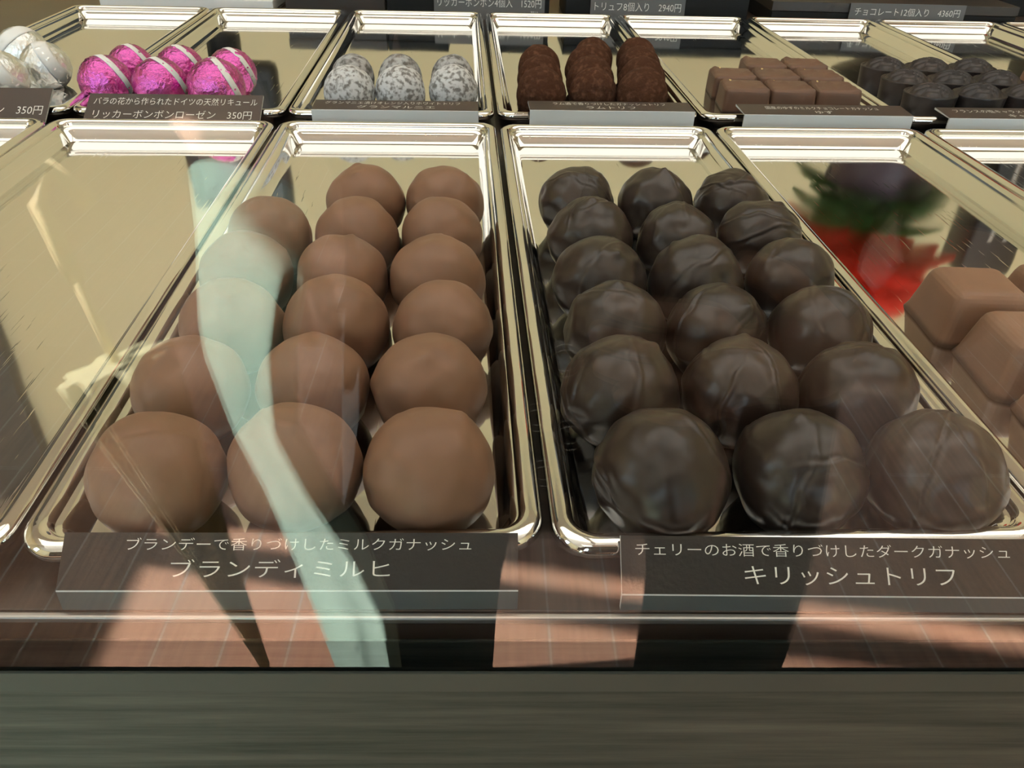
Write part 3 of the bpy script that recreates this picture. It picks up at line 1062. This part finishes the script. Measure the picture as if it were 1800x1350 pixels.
be = [(0, 1), (1, 2), (2, 3), (3, 4), (4, 5), (3, 6), (6, 7), (7, 8), (8, 9), (9, 10), (3, 11), (11, 12), (12, 13), (13, 14), (14, 15),
      (0, 16), (16, 17), (17, 18), (18, 19), (0, 20), (20, 21), (21, 22), (22, 23)]
br = [(0.14, 0.09), (0.12, 0.085), (0.14, 0.095), (0.12, 0.08), 0.05, 0.055, 0.055, 0.045, 0.040, 0.034, 0.026, 0.055, 0.045, 0.040, 0.034, 0.026,
      0.08, 0.055, 0.037, 0.033, 0.08, 0.055, 0.037, 0.033]
body = skin('body', bv, be, br, SKIN, who)
ti = [0, 1, 2, 3, 4, 6, 7, 8, 9, 11, 12, 13, 14]
mp_ = {v: i for i, v in enumerate(ti)}
skin('sweater', [bv[i] for i in ti] + [L(0.065, -0.35, -0.12)], [(mp_[a], mp_[b]) for a, b in be if a in mp_ and b in mp_] + [(0, len(ti))],
     [(0.155, 0.105), (0.138, 0.10), (0.155, 0.11), (0.135, 0.095), 0.060, 0.068, 0.060, 0.055, 0.046, 0.068, 0.060, 0.055, 0.046, (0.172, 0.118)], KNIT, who)
tl = [0, 16, 17, 18, 20, 21, 22]
mp_ = {v: i for i, v in enumerate(tl)}
skin('trousers', [bv[i] for i in tl], [(mp_[a], mp_[b]) for a, b in be if a in mp_ and b in mp_],
     [(0.15, 0.10), 0.098, 0.080, 0.078, 0.098, 0.080, 0.078], TROUS, who)
for x in (-0.088, 0.230):
    bm = bmesh.new()
    bmesh.ops.create_uvsphere(bm, u_segments=24, v_segments=16, radius=1)
    for v in bm.verts:
        v.co = Vector((v.co.x * 0.047, v.co.y * 0.125, max(v.co.z, -0.35) * 0.055 + 0.02)) + L(x, -0.29, FZ)
    obj('shoe', bm, LEATH, who)
# head with a face, looking down at the phone
hm = Matrix.Translation(L(0.065, -0.285, 0.665)) @ Matrix.Rotation(math.radians(-30), 4, 'X')
bm = bmesh.new()
bmesh.ops.create_icosphere(bm, subdivisions=4, radius=1)
for v in bm.verts:
    p = v.co.copy()
    x, y, z = p.x * 0.075, p.y * 0.095, p.z * 0.115
    if z < -0.02:
        x *= 1 + (z + 0.02) * 3.2
        y *= 1 + (z + 0.02) * 1.2
    if p.y > 0:
        y += 0.024 * math.exp(-(x / 0.012) ** 2 - ((z + 0.012) / 0.022) ** 2)
        y -= 0.008 * (math.exp(-((x - 0.03) / 0.016) ** 2 - ((z - 0.015) / 0.012) ** 2) + math.exp(-((x + 0.03) / 0.016) ** 2 - ((z - 0.015) / 0.012) ** 2))
        y += 0.006 * math.exp(-(x / 0.022) ** 2 - ((z + 0.052) / 0.007) ** 2)
        y += 0.008 * math.exp(-(x / 0.02) ** 2 - ((z + 0.09) / 0.018) ** 2)
    v.co = hm @ Vector((x, y, z))
obj('head', bm, SKIN, who)
for s in (-1, 1):
    bm = bmesh.new()
    bmesh.ops.create_uvsphere(bm, u_segments=16, v_segments=10, radius=0.0115, matrix=hm @ Matrix.Translation((s * 0.030, 0.071, 0.013)))
    e_ = obj('eye', bm, PAPER, who)
    bm = bmesh.new()
    bmesh.ops.create_uvsphere(bm, u_segments=12, v_segments=8, radius=0.0056, matrix=hm @ Matrix.Translation((s * 0.030, 0.0785, 0.011)))
    obj('iris', bm, HAIR, e_)
    bm = bmesh.new()
    bmesh.ops.create_uvsphere(bm, u_segments=12, v_segments=8, radius=0.012, matrix=hm @ Matrix.Translation((s * 0.030, 0.083, 0.034)) @ Matrix.Diagonal((1.2, 0.4, 0.18, 1)))
    obj('eyebrow', bm, HAIR, who)
    bm = bmesh.new()
    bmesh.ops.create_uvsphere(bm, u_segments=12, v_segments=8, radius=0.02, matrix=hm @ Matrix.Translation((s * 0.075, -0.005, 0.0)) @ Matrix.Diagonal((0.4, 1, 1.5, 1)))
    obj('ear', bm, SKIN, who)
bm = bmesh.new()
bmesh.ops.create_icosphere(bm, subdivisions=4, radius=1)
for v in bm.verts:
    p = v.co.copy()
    q = Vector((p.x * 0.087, p.y * 0.108 - 0.012, p.z * 0.125 + 0.012))
    if p.y > 0.2 and p.z < 0.55:
        q.y = min(q.y, 0.02)
        q.x *= 0.97
    v.co = hm @ q
obj('hair', bm, HAIR, who)
bm = bmesh.new()
bmesh.ops.create_uvsphere(bm, u_segments=16, v_segments=8, radius=0.02, matrix=hm @ Matrix.Translation((0, 0.072, -0.053)) @ Matrix.Diagonal((0.9, 0.5, 0.3, 1)))
obj('lips', bm, STRAPP, who)
# hands: palm, four bent fingers of different lengths and a thumb each
def hand(wrist, fwd, side, back):
    """fwd: wrist to knuckles, side: towards the index finger, back: out of the back of the hand"""
    fwd, side, back = Vector(fwd).normalized(), Vector(side).normalized(), Vector(back).normalized()
    w = Vector(wrist)

    def P(a, b, c):
        return w + fwd * a + side * b + back * c
    verts = [w, P(0.040, 0.002, 0.002), P(0.072, 0.002, 0.003)]
    edges = [(0, 1), (1, 2)]
    rad = [0.025, (0.031, 0.014), (0.034, 0.013)]
    for k in range(4):
        b = 0.028 - 0.0195 * k
        ln = (0.90, 1.0, 0.94, 0.74)[k]
        i = len(verts)
        verts += [P(0.080, b, 0.003), P(0.080 + 0.030 * ln, b, 0.003), P(0.080 + 0.050 * ln, b - 0.001, -0.004), P(0.080 + 0.064 * ln, b - 0.002, -0.014)]
        edges += [(2, i), (i, i + 1), (i + 1, i + 2), (i + 2, i + 3)]
        rad += [0.0095, 0.0088, 0.0080, 0.0068]
    i = len(verts)
    verts += [P(0.026, 0.030, -0.004), P(0.050, 0.050, -0.006), P(0.074, 0.054, -0.010)]
    edges += [(1, i), (i, i + 1), (i + 1, i + 2)]
    rad += [0.012, 0.010, 0.0078]
    return skin('hand', verts, edges, rad, SKIN, who, 0)


hand(bv[15], (-1, -0.02, 0.04), (0, 0, 1), (0, 1, 0))
hand(bv[10], (0.10, 0.0, -1), (1, 0.0, 0.1), (0, 1, 0))

# mint jacket hanging over the left forearm
JL = [(-0.1850, -0.052), (-0.1881, -0.0912), (-0.1978, -0.1519), (-0.1977, -0.1782), (-0.1897, -0.2446), (-0.1785, -0.301), (-0.164, -0.389), (-0.1468, -0.4932), (-0.1301, -0.599), (-0.125, -0.66)]
JR = [(-0.1200, -0.045), (-0.1225, -0.0797), (-0.1361, -0.1342), (-0.144, -0.196), (-0.1302, -0.2455), (-0.1064, -0.3004), (-0.0933, -0.3619), (-0.0891, -0.4931), (-0.081, -0.5992), (-0.078, -0.66)]


def lerp_list(A, n):
    out = []
    for i in range(n):
        t_ = i / (n - 1) * (len(A) - 1)
        k = min(int(t_), len(A) - 2)
        f_ = t_ - k
        out.append(tuple(A[k][j] * (1 - f_) + A[k + 1][j] * f_ for j in range(2)))
    return out


bm = bmesh.new()
NL, NA = 60, 72
LL, RR = lerp_list(JL, NL), lerp_list(JR, NL)
rings = []
for i in range(NL):
    (xl, zl), (xr, zr) = LL[i], RR[i]
    c, hw = (xl + xr) / 2 - 0.003, (xr - xl) / 2 * 1.40
    ring = []
    fold = min(1, i / 12)
    for k in range(NA):
        a = 2 * PI * k / NA
        fr = 1 + fold * (0.06 * math.sin(5 * a + i * 0.05) + 0.05 * math.sin(11 * a - i * 0.09 + 1) * noise.noise(Vector((a, i * 0.05, 3))))
        x = c + hw * math.cos(a)
        y = -0.25 + 1.0 * hw * math.cos(a) + 0.026 * math.sin(a) * fr + 0.0030 * fold * math.sin(7 * a + i * 0.10)
        z = zl + (zr - zl) * (x - xl) / max(1e-6, xr - xl)
        ring.append(bm.verts.new((x, y, z)))
    rings.append(ring)
for a, b in zip(rings, rings[1:]):
    for k in range(NA):
        bm.faces.new((a[k], a[(k + 1) % NA], b[(k + 1) % NA], b[k]))
bm.faces.new(rings[0])
bm.faces.new(rings[-1])
bmesh.ops.recalc_face_normals(bm, faces=bm.faces[:])
tag(obj('jacket', bm, MINT), 'mint green jacket draped over the forearm of the person, mirrored in the glass at left', 'jacket')

# small black bag with metal rings at the person's front
t = thing('shoulder_bag', 'black shoulder bag with metal rings held by the person, mirrored over dark truffles', 'bag', (0.065, -0.195, -0.27))
obj('bag_body', box_bm((-0.075, -0.03, 0), (0.075, 0.01, 0.20), 0.012, 3), LEATH, t)
for x, z, r in ((-0.036, 0.148, 0.009), (-0.050, 0.108, 0.008), (-0.030, 0.095, 0.009), (-0.044, 0.065, 0.008)):
    bm = bmesh.new()
    pts = [(x + r * math.cos(a), 0.014, z + r * math.sin(a)) for a in [2 * PI * i / 20 for i in range(20)]]
    tube(bm, pts + [pts[0]], 0.0016, 8)
    obj('ring', bm, CHROME, t)
bm = bmesh.new()
tube(bm, [(0.065, 0, 0.19), (0.095, -0.010, 0.42), (0.125, -0.03, 0.64), (0.140, -0.075, 0.73), (0.140, -0.155, 0.775), (0.14, -0.24, 0.74)], 0.007, 8)
obj('shoulder_strap', bm, LEATH, t)

# folded umbrella standing at the person's side
tip, top = Vector((-0.325, -0.53, FZ)), Vector((-0.468, -0.63, -0.42))
ax = (top - tip)
t = thing('umbrella', 'loosely folded olive umbrella standing point down, mirrored in the glass at far left', 'umbrella', tuple(tip))
u = ax.normalized()
s1 = u.orthogonal().normalized()
s2 = u.cross(s1)
bm = bmesh.new()
rings = []
for i in range(24):
    f_ = i / 23
    r = 0.006 + 0.055 * f_ ** 1.15
    ring = []
    for k in range(64):
        a = 2 * PI * k / 64
        rr = r * (1 + 0.18 * math.sin(8 * a + f_ * 1.2))
        ring.append(bm.verts.new(ax * (0.06 + 0.94 * f_) + (s1 * math.cos(a) + s2 * math.sin(a)) * rr))
    rings.append(ring)
for a, b in zip(rings, rings[1:]):
    for k in range(64):
        bm.faces.new((a[k], a[(k + 1) % 64], b[(k + 1) % 64], b[k]))
bm.faces.new(rings[0])
bm.faces.new(rings[-1])
bmesh.ops.recalc_face_normals(bm, faces=bm.faces[:])
obj('canopy', bm, OLIVE, t)
bm = bmesh.new()
tube(bm, [ax * 0.0, ax * 0.08], 0.004, 8)
obj('tip', bm, BLACKM, t)
bm = bmesh.new()
tube(bm, [ax * 0.98, ax * 1.25], 0.006, 10)
tube(bm, [ax * 1.2, ax * 1.38, ax * 1.44 + Vector((0.03, 0, 0.01)), ax * 1.38 + Vector((0.06, 0, 0.0))], 0.011, 10)
obj('handle', bm, PALEW, t)
